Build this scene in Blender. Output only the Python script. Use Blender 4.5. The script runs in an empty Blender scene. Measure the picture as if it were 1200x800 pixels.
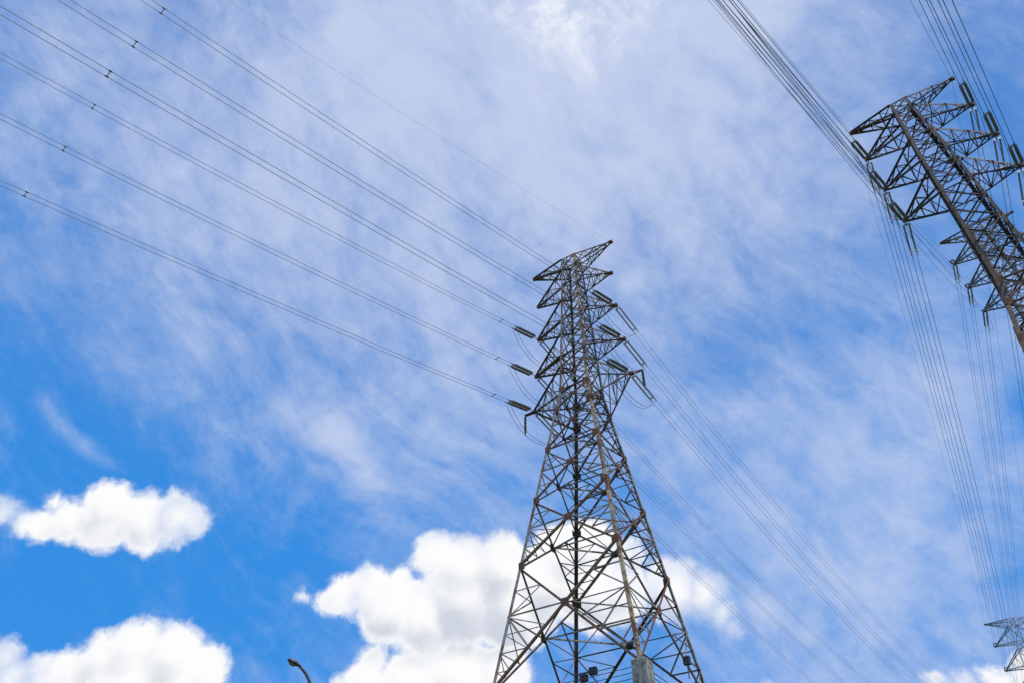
import bpy, math, random
from mathutils import Vector, Matrix, noise as mnoise
R = math.radians
random.seed(7)
scene = bpy.context.scene
col = scene.collection

# ------------------------------------------------------------------ camera
cam_d = bpy.data.cameras.new("camera")
cam = bpy.data.objects.new("camera", cam_d)
col.objects.link(cam)
scene.camera = cam
F_PX, TILT, ROLL = 851.56, 0.749496, 0.009178          # measured on a 1200 px wide frame
cam_d.sensor_fit = 'HORIZONTAL'
cam_d.sensor_width = 36.0
cam_d.lens = 36.0 * F_PX / 1200.0
cam_d.clip_start, cam_d.clip_end = 0.1, 6000.0
fw = Vector((0, math.cos(TILT), math.sin(TILT)))
rt0 = Vector((1, 0, 0)); up0 = Vector((0, -math.sin(TILT), math.cos(TILT)))
rt = math.cos(ROLL) * rt0 + math.sin(ROLL) * up0
up = -math.sin(ROLL) * rt0 + math.cos(ROLL) * up0
m = Matrix.Identity(4)
for i in range(3):
    m[i][0], m[i][1], m[i][2] = rt[i], up[i], -fw[i]
cam.matrix_world = m                                    # the eye is the origin, the ground below it is at -1.6 m

# ------------------------------------------------------------------ view, sun, sky
vs = scene.view_settings
vs.view_transform = 'Standard'; vs.look = 'None'; vs.exposure = 0.0; vs.gamma = 1.0; vs.use_curve_mapping = False
SUN_EL, SUN_AZ = R(62.0), R(145.0)
sun_d = bpy.data.lights.new("sun", 'SUN'); sun_d.energy = 3.6; sun_d.angle = R(0.53); sun_d.color = (1.0, 0.95, 0.88)
sun = bpy.data.objects.new("sun", sun_d); col.objects.link(sun)
sdir = Vector((math.sin(SUN_AZ) * math.cos(SUN_EL), math.cos(SUN_AZ) * math.cos(SUN_EL), math.sin(SUN_EL)))
sun.rotation_euler = sdir.to_track_quat('Z', 'Y').to_euler()
sun.location = (0, 0, 150)


def dirv(az, el):
    a, e = R(az), R(el)
    return (math.sin(a) * math.cos(e), math.cos(a) * math.cos(e), math.sin(e))


# clouds by compass bearing, height above the horizon and angular radius (degrees)
CUM = [(-38.04, 24.02, 1.03), (-36.58, 23.72, 1.0), (-35.25, 23.81, 1.15), (-33.74, 24.67, 1.53), (-31.73, 26.12, 1.79), (-31.67, 24.63, 1.67), (-29.34, 25.52, 2.06), (-27.16, 26.36, 1.87), (-26.02, 26.24, 1.3), (-28.5, 24.7, 1.0), (-35.57, 25.48, 0.64), (-33.89, 15.98, 1.32), (-31.81, 15.73, 1.24), (-29.92, 16.04, 1.48), (-28.23, 17.07, 1.63), (-26.65, 17.94, 1.77), (-24.12, 17.94, 2.03), (-21.95, 17.44, 1.59), (-26.41, 15.82, 2.72), (-23.0, 16.27, 2.51), (-30.15, 14.78, 2.09), (-16.36, 22.61, 0.48), (-14.3, 22.48, 0.85), (-13.11, 23.18, 1.47), (-11.17, 23.64, 1.85), (-9.28, 22.3, 2.57), (-6.55, 21.87, 2.74), (-8.89, 24.41, 1.12), (-6.3, 26.39, 1.77), (-3.74, 25.58, 2.5), (-0.54, 25.65, 2.61), (-3.59, 23.17, 3.37), (0.2, 22.64, 3.33), (2.99, 24.73, 3.06), (4.13, 26.55, 2.47), (6.69, 27.1, 2.21), (6.44, 24.05, 2.99), (8.85, 23.95, 2.36), (9.82, 26.32, 1.44), (13.23, 23.67, 2.41), (15.47, 23.19, 1.91), (16.51, 21.93, 1.31), (17.2, 20.73, 0.75), (-34.8, 15.3, 1.5), (-33.0, 15.0, 1.6), (-36.5, 16.0, 1.3), (-10.4, 18.8, 1.19), (-10.81, 17.4, 1.64), (-7.39, 17.58, 2.34), (-3.61, 18.0, 2.8), (-0.41, 18.33, 2.09), (-12.65, 17.28, 0.47), (29.39, 15.74, 0.68), (30.82, 15.49, 0.67), (32.6, 15.61, 0.98), (34.06, 15.61, 1.03), (18.97, 16.71, 0.69), (35.35, 16.35, 0.79)]
VEIL = [(-37.64, 30.3, 0.7, 0.34), (-36.7, 29.8, 0.7, 0.34), (-35.75, 29.4, 0.75, 0.36), (-34.7, 29.1, 0.8, 0.34), (-33.71, 28.8, 0.8, 0.36), (-32.7, 28.6, 0.75, 0.34), (-31.67, 28.4, 0.7, 0.36), (-29.81, 28.15, 0.6, 0.35), (-20.5, 37.6, 1.8, 0.3), (-17.51, 36.3, 1.6, 0.36), (-15.6, 35.7, 1.4, 0.36), (-14.04, 34.99, 1.4, 0.36), (-12.8, 34.1, 1.3, 0.36), (-11.6, 33.0, 1.2, 0.4), (-10.8, 31.6, 1.1, 0.42), (-10.2, 30.2, 0.9, 0.42), (-9.79, 29.0, 0.7, 0.38), (-36.34, 21.02, 0.62, 0.2), (-34.56, 21.15, 0.74, 0.2), (-32.29, 20.92, 0.76, 0.2), (-30.64, 20.95, 0.55, 0.15), (-23.36, 25.67, 0.96, 0.15), (-21.45, 24.8, 0.84, 0.15), (-18.67, 26.73, 0.74, 0.15), (-27.71, 19.24, 0.67, 0.3), (-29.11, 19.26, 0.55, 0.3), (5.72, 66.91, 13.31, 0.46), (-16.04, 60.72, 8.84, 0.25), (18.98, 57.34, 11.8, 0.32), (39.11, 58.85, 9.26, 0.18), (27.91, 48.98, 11.05, 0.06), (-24.99, 62.36, 5.02, 0.2), (-10.29, 49.12, 10.27, 0.22), (-30.15, 54.04, 8.49, 0.20), (37.12, 31.82, 5.68, 0.38), (25.15, 26.33, 9.13, 0.34), (34.18, 23.31, 6.54, 0.22), (-8.0, 34.25, 4.54, 0.12), (-3.31, 37.51, 9.83, 0.18), (21.08, 35.83, 10.3, 0.07), (37.54, 46.64, 9.86, 0.02), (-37.47, 46.17, 10.82, 0.24), (-53.36, 53.49, 2.62, 0.3), (10.72, 67.79, 5.23, 0.6), (39.36, 62.71, 2.87, 0.35), (-9.66, 29.93, 2.25, 0.25), (13.75, 47.43, 1.05, 0.3), (20.36, 22.09, 1.27, 0.4), (22.97, 20.47, 1.01, 0.35), (24.64, 17.47, 5.63, 0.15), (-1.54, 58.98, 0.95, 0.6), (-23.17, 62.7, 1.6, 0.5)]
BLUE = [(-33.0, 20.25, 9.5, 0.36), (41.14, 29.23, 2.15, 0.35), (-17.0, 23.87, 7.33, 0.22), (53.44, 46.9, 6.19, 0.2), (-40.13, 33.86, 6.27, 0.15), (25.77, 40.15, 3.66, 0.12), (-34.14, 63.33, 3.12, 0.12), (-47.06, 41.02, 2.88, 0.12)]

world = bpy.data.worlds.new("World"); scene.world = world
world.use_nodes = True
nt = world.node_tree
nt.nodes.clear()
N, LK = nt.nodes, nt.links


def put(sock, v):
    if isinstance(v, bpy.types.NodeSocket):
        LK.new(v, sock)
    else:
        sock.default_value = v


def wm(op, a, b=0.0, c=None, clamp=False):
    n = N.new('ShaderNodeMath'); n.operation = op; n.use_clamp = clamp
    put(n.inputs[0], a); put(n.inputs[1], b)
    if c is not None:
        put(n.inputs[2], c)
    return n.outputs[0]


def vm(op, a, b=None, scale=None):
    n = N.new('ShaderNodeVectorMath'); n.operation = op
    put(n.inputs[0], a)
    if b is not None:
        put(n.inputs[1], b)
    if scale is not None:
        put(n.inputs['Scale'], scale)
    return n.outputs['Value'] if op in ('DISTANCE', 'LENGTH', 'DOT_PRODUCT') else n.outputs[0]


def ss(v, a, b, lo=0.0, hi=1.0):
    n = N.new('ShaderNodeMapRange'); n.interpolation_type = 'SMOOTHSTEP'
    put(n.inputs[0], v)
    for k, x in enumerate((a, b, lo, hi)):
        n.inputs[1 + k].default_value = x
    return n.outputs[0]


def nz(vec, scale, detail=6, rough=0.55, dist=0.0, lac=2.0):
    n = N.new('ShaderNodeTexNoise'); put(n.inputs['Vector'], vec)
    n.inputs['Scale'].default_value = scale; n.inputs['Detail'].default_value = detail
    n.inputs['Roughness'].default_value = rough; n.inputs['Distortion'].default_value = dist
    n.inputs['Lacunarity'].default_value = lac
    return n.outputs[0], n.outputs[1]


def mixc(f, a, b):
    n = N.new('ShaderNodeMix'); n.data_type = 'RGBA'
    put(n.inputs[0], f); put(n.inputs[6], a); put(n.inputs[7], b)
    return n.outputs[2]


D = N.new('ShaderNodeTexCoord').outputs['Generated']
sky = N.new('ShaderNodeTexSky'); sky.sky_type = 'NISHITA'; sky.sun_disc = False
sky.sun_elevation = SUN_EL; sky.sun_rotation = SUN_AZ
sky.air_density = 1.0; sky.dust_density = 0.3; sky.ozone_density = 2.5; sky.altitude = 200
SKY_STRENGTH = 0.1
K = 1.0 / SKY_STRENGTH


def wc(r, g, b):                                       # a radiance as the Background sees it
    return (r * K, g * K, b * K, 1)


hs = N.new('ShaderNodeHueSaturation'); hs.inputs['Saturation'].default_value = 1.25; hs.inputs['Value'].default_value = 1.0
LK.new(sky.outputs[0], hs.inputs['Color'])
sz = N.new('ShaderNodeSeparateXYZ'); LK.new(D, sz.inputs[0])
deep = mixc(ss(sz.outputs['Z'], 0.40, 0.85), wc(0.034, 0.285, 0.82), wc(0.095, 0.265, 0.68))
air = mixc(0.88, hs.outputs[0], deep)

# thin high cloud: broad patches, broken up by stretched noise
warp = vm('SUBTRACT', nz(D, 2.2, 4, 0.5)[1], (0.5, 0.5, 0.5))
Dw = vm('ADD', D, vm('SCALE', warp, scale=0.16))
veil = 0.0
for az, el, r, w in [(a, e, q, k * 0.8) for a, e, q, k in VEIL] + [(a, e, q, -k * 1.25) for a, e, q, k in BLUE]:
    d = vm('DISTANCE', Dw, dirv(az, el))
    veil = wm('ADD', veil, ss(d, 0.0, 1.75 * R(r), w, 0.0))
# streaks: squeeze the direction along the line of the streaks
rot = N.new('ShaderNodeMapping'); rot.vector_type = 'TEXTURE'
put(rot.inputs['Vector'], Dw)
rot.inputs['Rotation'].default_value = (R(15), R(38), R(25)); rot.inputs['Scale'].default_value = (2.8, 1.0, 0.7)
warp2 = vm('SUBTRACT', nz(D, 12.0, 5, 0.6)[1], (0.5, 0.5, 0.5))
Df = vm('ADD', rot.outputs[0], vm('SCALE', warp2, scale=0.05))
st = nz(rot.outputs[0], 6.0, 10, 0.62, 0.5)[0]
fib = nz(Df, 22.0, 10, 0.66, 0.2)[0]
fl = nz(Dw, 13.0, 10, 0.64, 0.4)[0]
br = nz(D, 2.6, 3, 0.5)[0]
sep = N.new('ShaderNodeSeparateXYZ'); LK.new(D, sep.inputs[0])
v = wm('ADD', veil, ss(sep.outputs['Z'], 0.45, 0.85, 0.24, 0.35))
v = wm('ADD', v, wm('MULTIPLY', wm('SUBTRACT', st, 0.5), 0.62))
v = wm('ADD', v, wm('MULTIPLY', wm('SUBTRACT', fib, 0.5), 0.80))
v = wm('ADD', v, wm('MULTIPLY', wm('SUBTRACT', fl, 0.5), 0.85))
v = wm('ADD', v, wm('MULTIPLY', wm('SUBTRACT', br, 0.5), 0.22))
va = ss(v, -0.15, 1.1, 0.0, 0.92)
sky1 = mixc(va, air, wc(0.575, 0.655, 0.865))
glow = ss(vm('DISTANCE', Dw, dirv(9.0, 70.0)), 0.0, 0.19, 1.0, 0.0)
glow = wm('MULTIPLY', glow, ss(wm('ADD', fl, wm('MULTIPLY', fib, 0.5)), 0.68, 1.02))
sky1 = mixc(glow, sky1, wc(1.05, 1.05, 1.05))

# cumulus: a union of puffs with a cauliflower edge
w1 = vm('SUBTRACT', nz(D, 16.0, 5, 0.6)[1], (0.5, 0.5, 0.5))
w2 = vm('SUBTRACT', nz(D, 55.0, 6, 0.65)[1], (0.5, 0.5, 0.5))
Dc = vm('ADD', vm('ADD', D, vm('SCALE', w1, scale=0.027)), vm('SCALE', w2, scale=0.013))
fld = -6.0
for az, el, r in CUM:
    d = vm('DISTANCE', Dc, dirv(az, el))
    g = wm('MULTIPLY_ADD', d, -1.0 / R(2.2), r / 2.2)  # same edge softness for every puff
    if isinstance(fld, float):
        fld = g
    else:
        n = N.new('ShaderNodeMath'); n.operation = 'SMOOTH_MAX'
        LK.new(fld, n.inputs[0]); LK.new(g, n.inputs[1]); n.inputs[2].default_value = 0.22
        fld = n.outputs[0]
f1 = nz(Dc, 42.0, 10, 0.68)[0]
f2 = nz(D, 13.0, 5, 0.5)[0]
edge = wm('ADD', fld, wm('MULTIPLY', wm('SUBTRACT', f1, 0.5), 0.60))
edge = wm('ADD', edge, wm('MULTIPLY', wm('SUBTRACT', f2, 0.5), 0.30))
soft = ss(vm('DISTANCE', D, dirv(15.5, 22.0)), 0.03, 0.10, 1.0, 0.0)
rag = ss(nz(D, 9.0, 3, 0.5)[0], 0.50, 0.68)                    # some edges are wispier than others
soft = wm('MAXIMUM', soft, wm('MULTIPLY', rag, 0.75))
ca = wm('ADD', wm('MULTIPLY', ss(edge, -0.14, 0.24), wm('SUBTRACT', 1.0, soft)), wm('MULTIPLY', ss(edge, -0.26, 0.95), soft))
# relief: how the cloud thins towards the light, read a little higher up
Du = vm('ADD', Dc, (0.008, 0.0, 0.026))
fl2 = -6.0
for az, el, r in CUM:
    if r < 1.3:
        continue
    g = wm('MULTIPLY_ADD', vm('DISTANCE', Du, dirv(az, el)), -1.0 / R(2.2), r / 2.2)
    if isinstance(fl2, float):
        fl2 = g
    else:
        n = N.new('ShaderNodeMath'); n.operation = 'SMOOTH_MAX'
        LK.new(fl2, n.inputs[0]); LK.new(g, n.inputs[1]); n.inputs[2].default_value = 0.12
        fl2 = n.outputs[0]
sh = nz(vm('ADD', Dc, (0, 0, 0.012)), 14.0, 5, 0.5)[0]
rel = wm('SUBTRACT', fl2, wm('MULTIPLY', fld, 0.55))
rel = wm('ADD', rel, wm('MULTIPLY', wm('SUBTRACT', sh, 0.5), 0.9))
rel = wm('ADD', rel, wm('MULTIPLY', wm('SUBTRACT', f2, 0.5), 0.8))
thick = wm('MULTIPLY', ss(rel, -0.25, 0.85), ss(edge, 0.05, 0.5))
cc = mixc(thick, wc(0.98, 0.98, 0.99), wc(0.62, 0.665, 0.76))
sky2 = mixc(ca, sky1, cc)
bg = N.new('ShaderNodeBackground'); bg.inputs['Strength'].default_value = SKY_STRENGTH
LK.new(sky2, bg.inputs['Color'])
wo = N.new('ShaderNodeOutputWorld'); LK.new(bg.outputs[0], wo.inputs['Surface'])
world.cycles.sampling_method = 'MANUAL'; world.cycles.sample_map_resolution = 512


# ------------------------------------------------------------------ materials
def mat(name, build):
    mt = bpy.data.materials.new(name); mt.use_nodes = True
    t = mt.node_tree; t.nodes.clear()
    b = t.nodes.new('ShaderNodeBsdfPrincipled'); o = t.nodes.new('ShaderNodeOutputMaterial')
    t.links.new(b.outputs[0], o.inputs[0])
    build(t, b)
    return mt


def noisy(t, scale, detail=5, rough=0.6, coord='Object'):
    if coord == 'World':
        src = t.nodes.new('ShaderNodeNewGeometry').outputs['Position']
    else:
        src = t.nodes.new('ShaderNodeTexCoord').outputs['Object']
    n = t.nodes.new('ShaderNodeTexNoise'); t.links.new(src, n.inputs['Vector'])
    n.inputs['Scale'].default_value = scale; n.inputs['Detail'].default_value = detail; n.inputs['Roughness'].default_value = rough
    return n.outputs[0]


def ramp(t, fac, stops):
    r = t.nodes.new('ShaderNodeValToRGB'); t.links.new(fac, r.inputs[0])
    e = r.color_ramp.elements
    while len(e) < len(stops):
        e.new(0.5)
    for i, (p, c) in enumerate(stops):
        e[i].position = p; e[i].color = (*c, 1)
    return r.outputs[0]


def steel(name, base, rust_amt, metallic=0.35, scale=0.9):
    def b(t, s):
        n1 = noisy(t, scale, 6, 0.7, 'World'); n2 = noisy(t, 5.0, 3, 0.6, 'World')
        g = ramp(t, n2, [(0.3, tuple(c * 0.7 for c in base)), (0.7, tuple(min(1, c * 1.2) for c in base))])
        ru = ramp(t, n2, [(0.3, (0.07, 0.032, 0.016)), (0.55, (0.19, 0.08, 0.028)), (0.75, (0.38, 0.17, 0.05))])
        lo = 0.72 - rust_amt * 0.5
        f = ramp(t, n1, [(lo, (0, 0, 0)), (lo + 0.10, (1, 1, 1))])
        mx = t.nodes.new('ShaderNodeMix'); mx.data_type = 'RGBA'
        t.links.new(f, mx.inputs[0]); t.links.new(g, mx.inputs[6]); t.links.new(ru, mx.inputs[7])
        t.links.new(mx.outputs[2], s.inputs['Base Color'])
        s.inputs['Metallic'].default_value = metallic; s.inputs['Roughness'].default_value = 0.62
    return mat(name, b)


def plain(name, c1, c2, scale, rough=0.6, metallic=0.0, bump=0.0):
    def b(t, s):
        n = noisy(t, scale, 6, 0.65, 'World')
        t.links.new(ramp(t, n, [(0.35, c1), (0.65, c2)]), s.inputs['Base Color'])
        s.inputs['Roughness'].default_value = rough; s.inputs['Metallic'].default_value = metallic
        if bump:
            bp = t.nodes.new('ShaderNodeBump'); bp.inputs['Strength'].default_value = bump
            t.links.new(n, bp.inputs['Height']); t.links.new(bp.outputs[0], s.inputs['Normal'])
    return mat(name, b)


M = {
    'steel': steel('weathered_galvanised_steel', (0.30, 0.275, 0.23), 0.46, 0.08),
    'dark': steel('brown_weathered_steel', (0.145, 0.11, 0.075), 0.60, 0.05),
    'backlit_dark': steel('shade_darkened_old_steel', (0.06, 0.052, 0.034), 0.50, 0.04, 2.6),  # rusted steel; the leaning pylon's backlit shade is put into the dark base
    'haze_pale': steel('haze_paled_galvanised_steel', (0.40, 0.42, 0.44), 0.05, 0.1),  # distant pylon: fading in the air is put into this lighter colour
    'backlit_grey': steel('shade_darkened_grey_steel', (0.085, 0.078, 0.06), 0.42, 0.05),  # leaning pylon's bracing, backlit shade again painted into the base colour
    'rust': steel('rust_streaked_steel', (0.48, 0.38, 0.21), 0.56, 0.05, 0.8),
    'gusset': steel('rusted_plate', (0.20, 0.16, 0.11), 0.8, 0.05, 1.4),
    'wire': plain('stranded_aluminium', (0.13, 0.14, 0.16), (0.20, 0.21, 0.23), 3.0, 0.55, 0.4),
    'disc': plain('glazed_porcelain', (0.15, 0.125, 0.08), (0.32, 0.28, 0.19), 2.5, 0.25),
    'cap': plain('dull_zinc', (0.20, 0.20, 0.20), (0.30, 0.30, 0.29), 4.0, 0.5, 0.5),
    'concrete': plain('stained_concrete', (0.11, 0.11, 0.09), (0.40, 0.39, 0.34), 3.2, 0.9, 0, 0.3),
    'black': plain('dark_painted_metal', (0.025, 0.026, 0.03), (0.05, 0.05, 0.055), 4.0, 0.5),
    'red': plain('faded_red_paint', (0.10, 0.02, 0.02), (0.16, 0.03, 0.028), 5.0, 0.6),
    'lens': plain('amber_lamp_glass', (0.20, 0.17, 0.04), (0.28, 0.24, 0.07), 6.0, 0.2),
    'grass': plain('rough_grass', (0.035, 0.06, 0.018), (0.08, 0.10, 0.035), 0.6, 0.95, 0, 0.4),
    'paint': plain('grey_lamp_paint', (0.06, 0.065, 0.07), (0.10, 0.105, 0.11), 4.0, 0.45, 0.3),
}


# ------------------------------------------------------------------ mesh helpers
class MB:
    def __init__(s):
        s.v, s.f = [], []

    def prism(s, A, B, prof, ref):
        A, B = Vector(A), Vector(B)
        ax = (B - A)
        if ax.length < 1e-6:
            return
        ax.normalize()
        x = Vector(ref) - ax * ax.dot(Vector(ref))
        if x.length < 1e-3:
            x = ax.orthogonal()
        x.normalize(); y = ax.cross(x)
        b = len(s.v); n = len(prof)
        for P in (A, B):
            for px, py in prof:
                s.v.append(P + x * px + y * py)
        for i in range(n):
            j = (i + 1) % n
            s.f.append((b + i, b + j, b + n + j, b + n + i))
        s.f.append(tuple(b + i for i in reversed(range(n))))
        s.f.append(tuple(b + n + i for i in range(n)))

    def angle(s, A, B, w, ref, t=None):                 # rolled L section, heel on the line A-B
        t = t or max(0.012, w * 0.13)
        s.prism(A, B, [(0, 0), (w, 0), (w, t), (t, t), (t, w), (0, w)], ref)

    def bar(s, A, B, w, h, ref):
        s.prism(A, B, [(-w / 2, -h / 2), (w / 2, -h / 2), (w / 2, h / 2), (-w / 2, h / 2)], ref)

    def box(s, C, u, v, w, a, b, c):                    # centre, axes, half sizes
        k = len(s.v)
        for i in (-1, 1):
            for j in (-1, 1):
                for l in (-1, 1):
                    s.v.append(C + u * a * i + v * b * j + w * c * l)
        s.f += [tuple(k + q for q in f) for f in ((0, 1, 3, 2), (4, 6, 7, 5), (0, 4, 5, 1), (2, 3, 7, 6), (0, 2, 6, 4), (1, 5, 7, 3))]

    def tube(s, pts, r, n=6, caps=True):
        pts = [Vector(p) for p in pts]; b = len(s.v)
        rr = r if isinstance(r, (list, tuple)) else [r] * len(pts)
        x = None
        for i, P in enumerate(pts):
            t = (pts[min(i + 1, len(pts) - 1)] - pts[max(i - 1, 0)]).normalized()
            if x is None:
                x = t.orthogonal().normalized()
            x = (x - t * t.dot(x)).normalized(); y = t.cross(x)
            for k in range(n):
                a = 2 * math.pi * k / n
                s.v.append(P + (x * math.cos(a) + y * math.sin(a)) * rr[i])
        for i in range(len(pts) - 1):
            for k in range(n):
                l = (k + 1) % n
                s.f.append((b + i * n + k, b + i * n + l, b + (i + 1) * n + l, b + (i + 1) * n + k))
        if caps:
            s.f.append(tuple(b + k for k in reversed(range(n))))
            e = b + (len(pts) - 1) * n
            s.f.append(tuple(e + k for k in range(n)))

    def build(s, name, m, parent=None, origin=None, smooth=False):
        o = Vector(origin) if origin is not None else (Vector(parent['base']) if parent and 'base' in parent else Vector((0, 0, 0)))
        me = bpy.data.meshes.new(name)
        me.from_pydata([tuple(p - o) for p in s.v], [], s.f)
        me.materials.append(m)
        if smooth:
            for p in me.polygons:
                p.use_smooth = True
        ob = bpy.data.objects.new(name, me); col.objects.link(ob)
        if parent:
            ob.parent = parent
        else:
            ob.location = o
        return ob


def tag(o, label=None, cat=None, group=None, kind=None):
    if label: o['label'] = label
    if cat: o['category'] = cat
    if group: o['group'] = group
    if kind: o['kind'] = kind
    return o


def empty(name, loc):
    e = bpy.data.objects.new(name, None); e.empty_display_size = 0.5
    e.location = loc; col.objects.link(e)
    return e


# parts are built in world coordinates minus the root's base; sub-parts hang off a part at its origin
class Root:
    def __init__(s, name, base):
        s.o = empty(name, base); s.base = Vector(base)

    def part(s, mb, name, m, under=None, smooth=False):
        if not mb.v:
            return None
        return mb.build(name, m, under or s.o, origin=s.base, smooth=smooth)


# ------------------------------------------------------------------ the ground
def ground_z(x, y):
    d = math.hypot(x, y)
    az = math.degrees(math.atan2(x, y))
    side = min(1, max(0, (118 - abs(az - 22)) / 45)); side = side * side * (3 - 2 * side)
    t = min(1, max(0, (d - 20) / 27)); t = t * t * (3 - 2 * t) * side
    z = -1.6 + t * 11.6
    h = mnoise.noise(Vector((x * 0.012, y * 0.012, 3.1)))
    z += t * h * 0.5
    z += math.exp(-((x - 67.5) ** 2 + (y - 66) ** 2) / 500.0) * 5.0 * t
    if d > 400:
        z += -min(1, (d - 400) / 900) * 11 * t
    return z


mb = MB()
RING = [0, 4, 9, 14, 18, 21, 23, 25, 27, 29, 31, 33, 35, 37, 40, 44, 48, 52, 57, 62, 68, 75, 83, 92, 105, 120, 140, 165, 195, 235, 290, 370, 480, 650, 900, 1300, 1900, 2800, 4200]
NS = 120
mb.v.append(Vector((0, 0, ground_z(0, 0))))
for r in RING[1:]:
    for k in range(NS):
        a = 2 * math.pi * k / NS
        x, y = r * math.sin(a), r * math.cos(a)
        mb.v.append(Vector((x, y, ground_z(x, y))))
for k in range(NS):
    mb.f.append((0, 1 + (k + 1) % NS, 1 + k))
for i in range(len(RING) - 2):
    for k in range(NS):
        a = 1 + i * NS + k; b = 1 + i * NS + (k + 1) % NS
        mb.f.append((a, b, b + NS, a + NS))
g = mb.build('ground', M['grass'], smooth=True); tag(g, kind='structure')


# ------------------------------------------------------------------ lattice towers
def lerp(a, b, t):
    return a + (b - a) * t


class Tower:
    """square lattice tower; arms along u, the line runs along v"""

    def __init__(s, x, y, phi, widths, levels):
        s.c = Vector((x, y, 0)); s.u = Vector((math.cos(phi), math.sin(phi), 0)); s.v = Vector((-math.sin(phi), math.cos(phi), 0))
        s.w = widths; s.levels = levels

    def a(s, z):
        w = s.w
        for (z0, a0), (z1, a1) in zip(w, w[1:]):
            if z <= z1:
                return lerp(a0, a1, max(0, (z - z0) / (z1 - z0))) if z >= z0 else a0 + (a1 - a0) * (z - z0) / (z1 - z0)
        return w[-1][1]

    def corner(s, cu, cv, z):
        return s.c + (s.u * cu + s.v * cv) * s.a(z) + Vector((0, 0, z))


CN = ((-1, -1), (1, -1), (1, 1), (-1, 1))
ZUP = Vector((0, 0, 1))


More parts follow.
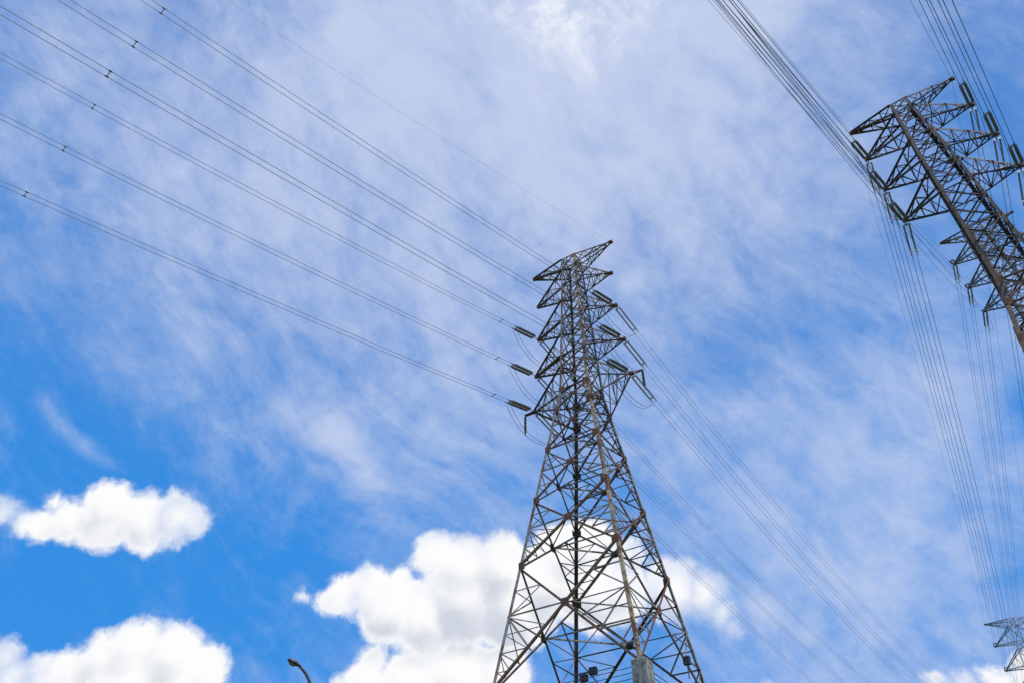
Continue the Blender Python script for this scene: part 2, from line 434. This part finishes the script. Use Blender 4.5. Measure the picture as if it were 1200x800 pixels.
def build_tower(T, arms, label, foot_top, foot_bottom, detail=2, mats=None, rusty_leg=None, outrig=None, st='steel', dk='dark'):
    zb, zt = T.levels[0], T.levels[-1]
    base = T.c + Vector((0, 0, foot_bottom))
    root = Root('lattice_tower', base)
    tag(root.o, label, 'power pylon', 'steel lattice pylons')
    ms = mats or {}
    # legs, one each, with a bend where the body width changes
    brk = [z for z, _ in T.w if zb < z < zt]
    for ci, (cu, cv) in enumerate(CN):
        lm = MB()
        zz = [zb] + brk + [zt]
        for z0, z1 in zip(zz, zz[1:]):
            w = (0.26 if z1 < 30 else (0.235 if z1 < 46 else 0.20)) * (1.25 if dk == 'backlit_dark' else 1)
            x = -T.u * cu; y = -T.v * cv
            A, B = T.corner(cu, cv, z0), T.corner(cu, cv, z1)
            ax = (B - A).normalized()
            x = (x - ax * ax.dot(x)).normalized()
            if ax.cross(x).dot(y) > 0:
                lm.angle(A, B, w, x)
            else:
                lm.angle(B, A, w, x)
        lg = root.part(lm, 'leg', M['rust'] if ci == rusty_leg else ms.get('leg%d' % ci, M[st]))
        if ci == rusty_leg:
            lg['label'] = 'leg streaked with orange rust'
        if foot_top is not None:
            P = T.corner(cu, cv, foot_top); Pb = P.copy()
            fm = MB()
            a0, a1 = 0.47, 0.52
            k = len(fm.v)
            for (z, a) in ((foot_bottom, a1), (foot_top - 0.04, a0), (foot_top, a0 - 0.04)):
                for qu, qv in CN:
                    fm.v.append(Vector((P.x, P.y, z)) + T.u * qu * a + T.v * qv * a)
            for lv in range(2):
                for q in range(4):
                    fm.f.append((k + lv * 4 + q, k + lv * 4 + (q + 1) % 4, k + lv * 4 + 4 + (q + 1) % 4, k + lv * 4 + 4 + q))
            fm.f.append((k + 8, k + 9, k + 10, k + 11)); fm.f.append((k + 3, k + 2, k + 1, k))
            fo = root.part(fm, 'footing', M['concrete'])
            pl = MB(); pl.box(P + Vector((0, 0, 0.05)), T.u, T.v, ZUP, 0.26, 0.26, 0.05)
            root.part(pl, 'base_plate', M['cap'], fo)
    # body bracing: each panel of each face
    for pi, (z0, z1) in enumerate(zip(T.levels, T.levels[1:])):
        low = T.a(z0) > 1.75
        wd = 0.165 if T.a(z0) > 4 else (0.13 if low else 0.105)
        for fi in range(4):
            c0, c1 = CN[fi], CN[(fi + 1) % 4]
            nrm = (T.u * (c0[0] + c1[0]) + T.v * (c0[1] + c1[1])).normalized()
            A0, B0 = T.corner(*c0, z0), T.corner(*c1, z0)
            A1, B1 = T.corner(*c0, z1), T.corner(*c1, z1)
            xm = MB()
            off = nrm * 0.03
            xm.angle(A0, B1, wd, -nrm); xm.angle(B0 - off * 2, A1 - off * 2, wd, -nrm)
            if not low or pi in (2, 4):
                xm.angle(A1, B1, wd * 0.85, -nrm)
            px = root.part(xm, 'cross_bracing', M[dk] if (low and fi in (0, 1)) or pi % 3 == 0 else M[st])
            # crossing point of the two diagonals
            wa, wb = (B0 - A0).length, (B1 - A1).length
            t = wa / (wa + wb)
            C = A0.lerp(B1, t)
            if low and detail > 1:
                sm = MB()
                th = 0.085 if T.a(z0) > 3 else 0.075
                for P0, P1, Q0, Q1 in ((A0, A1, B0, B1), (B0, B1, A0, A1)):
                    Lc = P0.lerp(P1, t)
                    sm.angle(Lc, C, th, -nrm)
                    M0 = P0.lerp(C, 0.5); L0 = P0.lerp(P1, t * 0.5)
                    M1 = P1.lerp(C, 0.5); L1 = P0.lerp(P1, t + (1 - t) * 0.5)
                    sm.angle(M0, L0, th, -nrm); sm.angle(M0, Lc, th, -nrm)
                    sm.angle(M1, L1, th, -nrm); sm.angle(M1, Lc, th, -nrm)
                    if T.a(z0) > 4:
                        sm.angle(P0.lerp(C, 0.25), P0.lerp(P1, t * 0.25), th * 0.8, -nrm)
                        sm.angle(P0.lerp(C, 0.25), L0, th * 0.8, -nrm)
                        sm.angle(P0.lerp(C, 0.75), P0.lerp(P1, t * 0.75), th * 0.8, -nrm)
                        sm.angle(P0.lerp(C, 0.75), L0.lerp(Lc, 1.0), th * 0.8, -nrm)
                root.part(sm, 'secondary_bracing', M[st], px)
            if detail > 0:
                gm = MB(); e = (B0 - A0).normalized(); gs = 0.30 if T.a(z0) > 3 else (0.2 if low else 0.10)
                gm.box(C + nrm * 0.03, e, ZUP, nrm, gs, gs, 0.012)
                root.part(gm, 'gusset_plate', M['gusset'], px)
        # plan bracing: a diamond between the face middles
        if detail > 0:
            pm = MB()
            zz = lerp(z0, z1, t) if low else z1
            mids = [(T.corner(*CN[i], zz) + T.corner(*CN[(i + 1) % 4], zz)) / 2 for i in range(4)]
            for i in range(4):
                pm.angle(mids[i], mids[(i + 1) % 4], 0.11 if low else 0.08, ZUP)
            if low:
                pm.angle(mids[0], mids[2], 0.09, ZUP); pm.angle(mids[1] - ZUP * .12, mids[3] - ZUP * .12, 0.09, ZUP)
            else:
                pm.angle(T.corner(*CN[0], zz), T.corner(*CN[2], zz), 0.08, ZUP)
            root.part(pm, 'plan_bracing', M[st])
        if low and detail > 1:
            for ci, (cu, cv) in enumerate(CN):
                cm = MB(); Q = T.corner(cu, cv, z1)
                cm.box(Q - T.u * cu * 0.24 + T.v * cv * 0.035, T.u, ZUP, T.v, 0.26, 0.30, 0.012)
                cm.box(Q - T.v * cv * 0.24 + T.u * cu * 0.035, T.v, ZUP, T.u, 0.26, 0.26, 0.012)
                root.part(cm, 'corner_plate', M['gusset'])
    # ladder of step bolts on one leg
    if detail > 1:
        lb = MB()
        z = zb + 3
        while z < zt - 1:
            P = T.corner(1, -1, z)
            lb.tube([P + T.u * 0.02, P + T.u * 0.2], 0.012, 5)
            z += 0.4
        root.part(lb, 'step_bolts', M[st])
    # cross-arms
    tips = {}
    for ai, (zt_, L, zup, zlo) in enumerate(arms):
        for sd in (-1, 1):
            tip = T.c + T.u * sd * L + ZUP * zt_
            tips[(ai, sd)] = tip
            am = MB(); lm = MB()
            ch = {}
            for cv in (-1, 1):
                tp = tip + T.v * cv * 0.10
                U = T.corner(sd, cv, zup); Lo = T.corner(sd, cv, zlo)
                am.angle(U, tp + ZUP * 0.06, 0.15, -ZUP); am.angle(Lo, tp - ZUP * 0.06, 0.15, ZUP)
                ch[cv] = (U, Lo, tp)
                ns = 3
                prev = Lo
                for k in range(1, ns + 1):
                    t0 = k / (ns + 0.6)
                    pu, pl = U.lerp(tp, t0), Lo.lerp(tp, t0)
                    lm.angle(pu, pl, 0.075, T.v); lm.angle(prev, pu, 0.075, T.v)
                    prev = pl
            pk = None
            for k in range(0, 4):
                t0 = k / 3.6; t1 = (k + 1) / 3.6
                for idx in (0, 1):
                    a_, b_ = ch[-1][idx].lerp(ch[-1][2], t0), ch[1][idx].lerp(ch[1][2], t0)
                    if k: lm.angle(a_, b_, 0.075, ZUP)
                    if k < 3:
                        c_ = ch[1 if k % 2 else -1][idx].lerp(ch[1 if k % 2 else -1][2], t0)
                        d_ = ch[-1 if k % 2 else 1][idx].lerp(ch[-1 if k % 2 else 1][2], t1)
                        lm.angle(c_, d_, 0.075, ZUP)
            arm = root.part(am, 'cross_arm', M[dk])
            if detail > 0:
                root.part(lm, 'arm_lacing', M[st], arm)
            tpm = MB(); tpm.box(tip, T.u, T.v, ZUP, 0.22, 0.15, 0.14)
            root.part(tpm, 'tip_plate', M['gusset'], arm)
            if outrig and (ai, sd) in outrig:
                om = MB(); E = tip + T.u * sd * outrig[(ai, sd)]
                for cv in (-1, 1):
                    om.angle(tip + T.v * cv * 0.12, E + T.v * cv * 0.05, 0.12, -ZUP)
                root.part(om, 'outrigger', M[dk], arm)
    return root, tips


T1 = Tower(6.396, 51.665, -0.60082, [(15.5, 5.457), (41.76, 1.479), (60.0, 0.793)],
           [15.5, 24.4, 30.0, 35.0, 39.4, 41.76, 44.55, 45.98, 48.85, 50.65, 53.55, 55.375, 58.35, 60.0])
A1 = [(60.0, 4.749, 60.0, 58.35), (55.375, 4.322, 58.2, 55.375), (50.65, 4.372, 53.5, 50.65), (45.98, 4.757, 48.8, 45.98), (41.76, 5.055, 44.5, 39.4)]
r1, tip1 = build_tower(T1, A1, 'tall rust-streaked lattice pylon standing whole in the middle, five pairs of arms', 15.5, 9.6, 2,
                       {'leg3': M['dark'], 'leg2': M['steel']}, rusty_leg=1, outrig={(4, -1): 1.1, (4, 1): 1.05})
T2 = Tower(37.857, 36.274, -0.66251, [(15.0, 5.2), (40.0, 1.55), (47.0, 1.36), (57.0, 1.14), (65.62, 0.78)],
           [15.0, 23.5, 29.0, 34.0, 37.6, 40.0, 43.0, 46.2, 48.8, 51.26, 54.4, 55.98, 59.4, 60.91, 64.1, 65.62])
A2 = [(65.62, 4.749, 65.62, 64.1), (60.909, 4.676, 64.1, 60.909), (55.978, 4.666, 59.4, 55.978), (51.257, 4.568, 54.4, 51.257)]
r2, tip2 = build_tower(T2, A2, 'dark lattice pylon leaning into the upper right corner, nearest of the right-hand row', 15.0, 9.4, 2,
                       {'leg%d' % q: M['backlit_dark'] for q in range(4)}, st='backlit_grey', dk='backlit_dark')


def like2(x, y, phi, ze, zbase):
    dz = ze - 65.62
    lv = [zbase] + [z + dz for z in (23.5, 29.0, 34.0, 37.6, 40.0, 43.0, 46.2, 48.8, 51.26, 54.4, 55.98, 59.4, 60.91, 64.1, 65.62)]
    return Tower(x, y, phi, [(zbase, 5.2 + max(0, dz) * 0.15)] + [(z + dz, a) for z, a in ((40.0, 1.55), (47.0, 1.36), (57.0, 1.14), (65.62, 0.78))], lv), \
        [(a + dz, L, b + dz, c_ + dz) for a, L, b, c_ in A2]


T3, A3 = like2(106.957, 153.558, -0.59984, 63.07, 16.0)
r3, tip3 = build_tower(T3, A3, 'small distant lattice pylon cut by the right edge above the low cloud', 16.0, 8.8, 1, st='haze_pale', dk='haze_pale')
T4, A4 = like2(67.546, 65.970, -0.65289, 84.81, 21.0)
r4, tip4 = build_tower(T4, A4, 'lattice pylon half hidden behind the leaning pylon at the right, only arm tips showing', 21.0, 13.0, 1)

# ------------------------------------------------------------------ insulators and conductors
WIRE_R = 0.017


def curve(P, az, s0, k, t0, t1, step=1.5):
    n = max(2, int((t1 - t0) / step) + 1)
    h = Vector((math.sin(az), math.cos(az), 0))
    return [P + h * t + ZUP * (s0 * t + k * t * t / 2) for t in (lerp(t0, t1, i / (n - 1)) for i in range(n))]


def stack(mbd, A, B, r, n):
    """cap-and-pin discs strung between A and B"""
    A, B = Vector(A), Vector(B)
    ax = (B - A) / n
    pts, rr = [], []
    for i in range(n):
        for f, q in ((0.0, 0.05), (0.25, 0.06), (0.36, r), (0.52, r * 0.92), (0.60, 0.045), (0.95, 0.04)):
            pts.append(A + ax * (i + f)); rr.append(q)
    mbd.tube(pts, rr, 9)


def insulator_pair(P, az, s0, label, link, length, r=0.125, n=11, sep=0.2, group='tension insulator strings'):
    h = Vector((math.sin(az), math.cos(az), 0)); side = Vector((math.cos(az), -math.sin(az), 0))
    d = (h + ZUP * s0).normalized()
    root = Root('insulator_string', P)
    tag(root.o, label, 'insulator', group)
    a, b = P + d * link, P + d * (link + length)
    for e in (-1, 1):
        s_ = MB(); stack(s_, a + side * sep * e, b + side * sep * e, r, n)
        root.part(s_, 'disc_stack', M['disc'], smooth=False)
    y = MB()
    y.tube([P, a - d * 0.1], 0.035, 6)
    y.bar(a - d * 0.08 - side * (sep + 0.08), a - d * 0.08 + side * (sep + 0.08), 0.04, 0.16, d)
    root.part(y, 'yoke_plate', M['cap'])
    y = MB()
    y.bar(b + d * 0.08 - side * (sep + 0.08), b + d * 0.08 + side * (sep + 0.08), 0.04, 0.16, d)
    for e in (-1, 1):
        y.tube([b + d * 0.08 + side * sep * e, b + d * 0.55 + side * sep * e], 0.045, 6)
    root.part(y, 'yoke_plate', M['cap'])
    return b + d * 0.5, d, side


def twin(P, az, s0, k, t0, t1, lab, group, sep=0.2, r=WIRE_R, single=False):
    side = Vector((math.cos(az), -math.sin(az), 0))
    for e, w in (((0, ''),) if single else ((-1, 'left'), (1, 'right'))):
        c_ = MB(); c_.tube([q + side * sep * e for q in curve(P, az, s0, k, t0, t1)], r, 6)
        o = c_.build('conductor_cable' if not single else 'earth_wire', M['wire'], origin=curve(P, az, s0, k, t0, t1)[0], smooth=True)
        tag(o, (lab % (w + ' one') if '%s' in lab else lab), 'cable', group)


def jumper(A, B, sag, sep, lab, group):
    h = (B - A); h.z = 0; side = Vector((h.y, -h.x, 0)).normalized()
    for e, w in ((-1, 'outer'), (1, 'inner')):
        pts = []
        for i in range(17):
            t = i / 16.0
            pts.append(A.lerp(B, t) - ZUP * sag * (1 - abs(2 * t - 1) ** 2.4) + side * sep * e)
        c_ = MB(); c_.tube(pts, 0.02, 6)
        o = c_.build('jumper_loop', M['wire'], origin=pts[0], smooth=True)
        tag(o, lab % w, 'cable', group)


def spacer(P, az, s0, lab):
    side = Vector((math.cos(az), -math.sin(az), 0)); h = Vector((math.sin(az), math.cos(az), s0)).normalized()
    root = Root('spacer', P); tag(root.o, lab, 'cable spacer', 'spacers on the twin cables')
    b = MB(); b.bar(P - side * 0.2, P + side * 0.2, 0.035, 0.035, ZUP); root.part(b, 'spacer_bar', M['black'])
    for e in (-1, 1):
        c_ = MB(); c_.tube([P + side * 0.2 * e - h * 0.09, P + side * 0.2 * e + h * 0.09], 0.042, 8); root.part(c_, 'clamp', M['black'])


NAMES1 = {2: 'third', 3: 'fourth', 4: 'lowest'}
SD = {-1: 'left', 1: 'right'}
W1A = {(4, -1): (223.21, -0.2375, 0.001163), (3, -1): (223.17, -0.2377, 0.001266), (2, -1): (223.51, -0.2439, 0.001391),
       (4, 1): (222.79, -0.2308, 0.000922), (3, 1): (223.31, -0.2408, 0.001346), (2, 1): (223.23, -0.2387, 0.001211)}
W1B = {(4, 1): (38.16, -0.1786, 0.002054), (3, 1): (37.81, -0.1752, 0.002166), (2, 1): (37.74, -0.1747, 0.002167),
       (2, -1): (37.72, -0.1874, 0.002098), (3, -1): (38.95, -0.1920, 0.001755), (4, -1): (38.50, -0.1881, 0.001895)}
SPT = {(4, -1): 42.2, (3, -1): 42.1, (2, -1): 42.3, (4, 1): 43.8, (3, 1): 43.7, (2, 1): 43.6}
for key in W1A:
    ai, sd = key; P = tip1[key]; nm = '%s %s arm' % (NAMES1[ai], SD[sd])
    az, s0, k = W1A[key]; az = R(az)
    EA, dA, _ = insulator_pair(P, az, s0, 'stubby twin insulator pointing left from the %s of the middle pylon' % nm, 1.0, 2.5, 0.15, 13)
    twin(P, az, s0, k, 4.0, 112, 'cable from middle pylon\'s ' + nm + ' to upper left, %s', 'cables of the middle pylon')
    for t in (5.6, SPT[key]):
        Q = curve(P, az, s0, k, t, t + 1)[0]
        spacer(Q, az, s0 + k * t, 'tiny spacer %s on the cable pair of the middle pylon\'s %s' % ('beside the insulator' if t < 10 else 'far out', nm))
    az, s0, k = W1B[key]; az = R(az)
    EB, dB, _ = insulator_pair(P, az, s0, 'slim twin insulator pointing down right from the %s of the middle pylon' % nm, 0.5, 2.9, 0.105, 15)
    twin(P, az, s0, k, 3.9, 235, 'cable from middle pylon\'s ' + nm + ' to lower right, %s', 'cables of the middle pylon', r=0.015)
    jumper(EA, EB, 2.3, 0.2, 'sagging jumper wire under the ' + nm + ' of the middle pylon, %s one', 'jumper loops')
for sd in (-1, 1):
    E = tip1[(4, sd)] + T1.u * sd * (1.1 if sd < 0 else 1.05)
    root = Root('jumper_insulator', E - ZUP * 2.3); tag(root.o, 'single insulator hanging straight down beside the middle pylon\'s lowest %s arm' % SD[sd], 'insulator', 'hanging jumper insulators')
    s_ = MB(); stack(s_, E - ZUP * 0.15, E - ZUP * 2.0, 0.13, 11); root.part(s_, 'disc_stack', M['disc'])
    s_ = MB(); s_.tube([E, E - ZUP * 0.16], 0.04, 6); s_.tube([E - ZUP * 1.98, E - ZUP * 2.3], 0.05, 6); root.part(s_, 'clamp', M['cap'])
P = tip1[(0, 1)]
twin(P, R(226.2), -0.2723, 0.0018, 0.0, 105, 'faint single earth wire from middle pylon\'s top right tip to upper left', 'earth wires', single=True, r=0.0065)

NAMES2 = {0: 'top', 1: 'second', 2: 'third', 3: 'lowest'}
W2A = {(0, -1): (226.03, -0.3542, 0.000838), (1, -1): (225.90, -0.3541, 0.000838), (2, -1): (225.44, -0.3534, 0.000842), (3, -1): (225.01, -0.3524, 0.000827),
       (0, 1): (225.80, -0.3517, 0.000850), (1, 1): (224.95, -0.3534, 0.000849), (2, 1): (225.27, -0.3526, 0.000849), (3, 1): (225.26, -0.3532, 0.000880)}
for key in W2A:
    ai, sd = key; P = tip2[key]; nm = '%s %s arm' % (NAMES2[ai], SD[sd])
    az, s0, k = W2A[key]; az = R(az)
    Q = tip3[key]; d = math.hypot(Q.x - P.x, Q.y - P.y); azb = math.atan2(Q.x - P.x, Q.y - P.y); kb = 0.0018; sb = (Q.z - P.z) / d - kb * d / 2
    if ai == 0:
        twin(P, az, s0, k, 0, 75, 'earth wire rising from leaning pylon\'s %s tip to the top edge' % SD[sd], 'earth wires', single=True, r=0.016)
        kb = 0.0012; sb = (Q.z - P.z) / d - kb * d / 2
        twin(P, azb, sb, kb, 0, d, 'faint earth wire falling from leaning pylon\'s %s tip to the distant pylon' % SD[sd], 'earth wires', single=True, r=0.011)
        continue
    EA, dA, _ = insulator_pair(P, az, s0, 'dark twin insulator pointing up left from the %s of the leaning pylon' % nm, 0.5, 3.4, 0.14, 16, sep=0.185)
    twin(P, az, s0, k, 3.8, 75, 'cable from leaning pylon\'s ' + nm + ' to top edge, %s', 'cables of the leaning pylon', sep=0.2, r=0.025)
    EB, dB, _ = insulator_pair(P, azb, sb, 'slim twin insulator pointing down from the %s of the leaning pylon' % nm, 0.6, 2.9, 0.10, 15, sep=0.22)
    twin(P, azb, sb, kb, 3.9, d - 3.5, 'cable from leaning pylon\'s ' + nm + ' to distant pylon, %s', 'cables of the leaning pylon', sep=0.2, r=0.021)
    jumper(EA, EB, 2.2, 0.22, 'sagging jumper wire under the ' + nm + ' of the leaning pylon, %s one', 'jumper loops')
    insulator_pair(Q, azb + math.pi, -(sb + kb * d), 'tiny twin insulator on the %s of the distant pylon' % nm, 0.4, 2.7, 0.10, 10, sep=0.22)

W4B = {1: (29.4, -0.06, 0.0005), 2: (29.4, -0.05, 0.0005), 3: (29.4, -0.03, 0.0005)}
W4A = {1: (226.5, -0.57, 0.0060), 2: (225.5, -0.59, 0.0050), 3: (224.5, -0.71, 0.0055)}
for ai in (1, 2, 3):
    P = tip4[(ai, -1)]; nm = '%s left arm' % NAMES2[ai]
    az, s0, k = W4B[ai]; az = R(az)
    EB, _, _ = insulator_pair(P, az, s0, 'dark insulator hanging below the %s of the half hidden pylon' % nm, 0.4, 2.8, 0.12, 12)
    twin(P, az, s0, k, 3.6, 280, 'cable from half hidden pylon\'s ' + nm + ' to lower right, %s', 'cables of the half hidden pylon', r=0.02)
    az, s0, k = W4A[ai]; az = R(az)
    EA, _, _ = insulator_pair(P, az, s0, 'dark insulator pointing up left from the %s of the half hidden pylon' % nm, 0.5, 2.6, 0.12, 12)
    twin(P, az, s0, k, 3.6, 84, 'cable from half hidden pylon\'s ' + nm + ' to upper left, %s', 'cables of the half hidden pylon', r=0.014)
    jumper(EA, EB, 1.8, 0.2, 'sagging jumper wire under the ' + nm + ' of the half hidden pylon, %s one', 'jumper loops')

# ------------------------------------------------------------------ boxes on the middle pylon (parts of it)
def box_part(P, hw, hd, hh, m, name, extra=True):
    b = MB(); b.box(P, T1.u, T1.v, ZUP, hw, hd, hh)
    o = r1.part(b, name, m)
    if extra:
        b = MB(); b.box(P + ZUP * (hh + 0.02), T1.u, T1.v, ZUP, hw * 1.12, hd * 1.15, 0.025)
        b.bar(P - ZUP * hh, P - ZUP * (hh + 0.9), 0.07, 0.07, T1.u)
        r1.part(b, 'box_cover', M['cap'], o)
    return o


def bracket(o, P, leg_pt):
    b = MB(); b.bar(P, leg_pt, 0.08, 0.08, ZUP); r1.part(b, 'bracket', M['steel'], o)


P = T1.corner(1, 1, 17.9) - T1.v * 2.4
o = box_part(P, 0.22, 0.18, 0.24, M['black'], 'floodlight'); bracket(o, P + ZUP * 0.1, T1.corner(1, 1, 18.0))
P = T1.corner(-1, 1, 19.0) + T1.u * 0.75
o = box_part(P, 0.30, 0.15, 0.22, M['red'], 'control_box'); bracket(o, P, T1.corner(-1, 1, 19.0))
P = T1.corner(-1, 1, 19.4) + T1.u * 1.55
o = box_part(P, 0.30, 0.18, 0.26, M['black'], 'meter_box', False); bracket(o, P, T1.corner(-1, 1, 19.4))

# ------------------------------------------------------------------ barbed strands between the concrete footings
for fi in range(4):
    c0, c1 = CN[fi], CN[(fi + 1) % 4]
    side_nm = ('near left', 'near right', 'far right', 'far left')[fi]
    for lv, nm in ((15.25, 'upper'), (14.93, 'middle'), (14.6, 'lower')):
        A = T1.corner(*c0, 15.5); B = T1.corner(*c1, 15.5); e = (B - A).normalized()
        A = A + e * 0.48; B = B - e * 0.48; A.z = B.z = lv
        s_ = MB(); n = 24
        pts = [A.lerp(B, i / n) - ZUP * 0.10 * (1 - (2 * i / n - 1) ** 2) for i in range(n + 1)]
        s_.tube(pts, 0.022, 5)
        for i in range(1, 50):
            q = A.lerp(B, i / 50.0) - ZUP * 0.10 * (1 - (2 * i / 50.0 - 1) ** 2)
            a = random.uniform(0, math.pi)
            for w in (0, 1.3):
                dd = ZUP * math.cos(a + w) + e.cross(ZUP) * math.sin(a + w)
                s_.tube([q - dd * 0.05, q + dd * 0.05], 0.007, 4)
        o = s_.build('barbed_wire', M['black'], origin=A)
        tag(o, '%s barbed strand strung along the %s side between concrete footings' % (nm, side_nm), 'barbed wire', 'barbed strands round the footings')

# ------------------------------------------------------------------ street lamp
def street_lamp():
    hx, hy, hz = -6.817, 24.052, 8.304
    H = Vector((hx, hy, hz)); px = Vector((-6.0, 24.30, 0))
    gz = ground_z(px.x, px.y)
    base = Vector((px.x, px.y, gz - 0.1))
    root = Root('street_lamp', base)
    tag(root.o, 'curved grey street lamp peeping over the bottom edge left of the pylon', 'street lamp')
    pm = MB()
    tp = Vector((px.x, px.y, 6.2))
    pts = [base, Vector((px.x, px.y, lerp(gz, 6.2, .5))), tp]
    rad = [0.10, 0.08, 0.06]
    end = H + (px - H) * 0.16; end.z = hz - 0.12
    c1 = tp + ZUP * 1.5
    for i in range(1, 13):
        t = i / 12.0
        pts.append(tp * (1 - t) ** 2 + c1 * 2 * t * (1 - t) + end * t * t); rad.append(lerp(0.06, 0.042, t))
    pm.tube(pts, rad, 10)
    root.part(pm, 'pole', M['paint'], smooth=True)
    fl_ = MB(); fl_.tube([base, base + ZUP * 0.12, base + ZUP * 0.13, base + ZUP * 0.5], [0.22, 0.22, 0.14, 0.13], 12); root.part(fl_, 'base_flange', M['paint'])
    ax = (pts[-1] - pts[-2]).normalized(); ax = (ax + Vector((ax.x, ax.y, 0)).normalized() * 0.8).normalized()
    sx = ax.cross(ZUP).normalized(); uz = sx.cross(ax)
    hd = MB(); n = 14; rings = []
    for t, w, hgt in ((-0.06, .05, .05), (0.05, .08, .07), (.18, .15, .11), (.34, .19, .13), (.5, .17, .11), (.6, .10, .07), (.64, .03, .03)):
        t *= 0.7; w *= 0.78; hgt *= 0.78; C = pts[-1] + ax * t; k = len(hd.v)
        for i in range(n):
            a = 2 * math.pi * i / n
            y = math.sin(a); y = y * (1.0 if y > 0 else 0.45)
            hd.v.append(C + sx * math.cos(a) * w + uz * y * hgt)
        rings.append(k)
    for a, b in zip(rings, rings[1:]):
        for i in range(n):
            hd.f.append((a + i, a + (i + 1) % n, b + (i + 1) % n, b + i))
    hd.f.append(tuple(rings[0] + i for i in reversed(range(n)))); hd.f.append(tuple(rings[-1] + i for i in range(n)))
    h_ = root.part(hd, 'lamp_head', M['paint'], smooth=True)
    ln = MB(); k = 0; rg = []
    for q, f in ((0.0, 1.0), (0.025, 0.95), (0.05, 0.7), (0.062, 0.1)):
        k = len(ln.v); rg.append(k)
        for i in range(12):
            a = 2 * math.pi * i / 12
            ln.v.append(pts[-1] + ax * (0.25 + 0.13 * f * math.cos(a)) + sx * 0.105 * f * math.sin(a) - uz * (0.036 + q))
    for a, b in zip(rg, rg[1:]):
        for i in range(12):
            ln.f.append((a + i, a + (i + 1) % 12, b + (i + 1) % 12, b + i))
    ln.f.append(tuple(rg[-1] + i for i in range(12))); ln.f.append(tuple(rg[0] + i for i in reversed(range(12))))
    root.part(ln, 'lens', M['lens'], h_, smooth=True)


street_lamp()
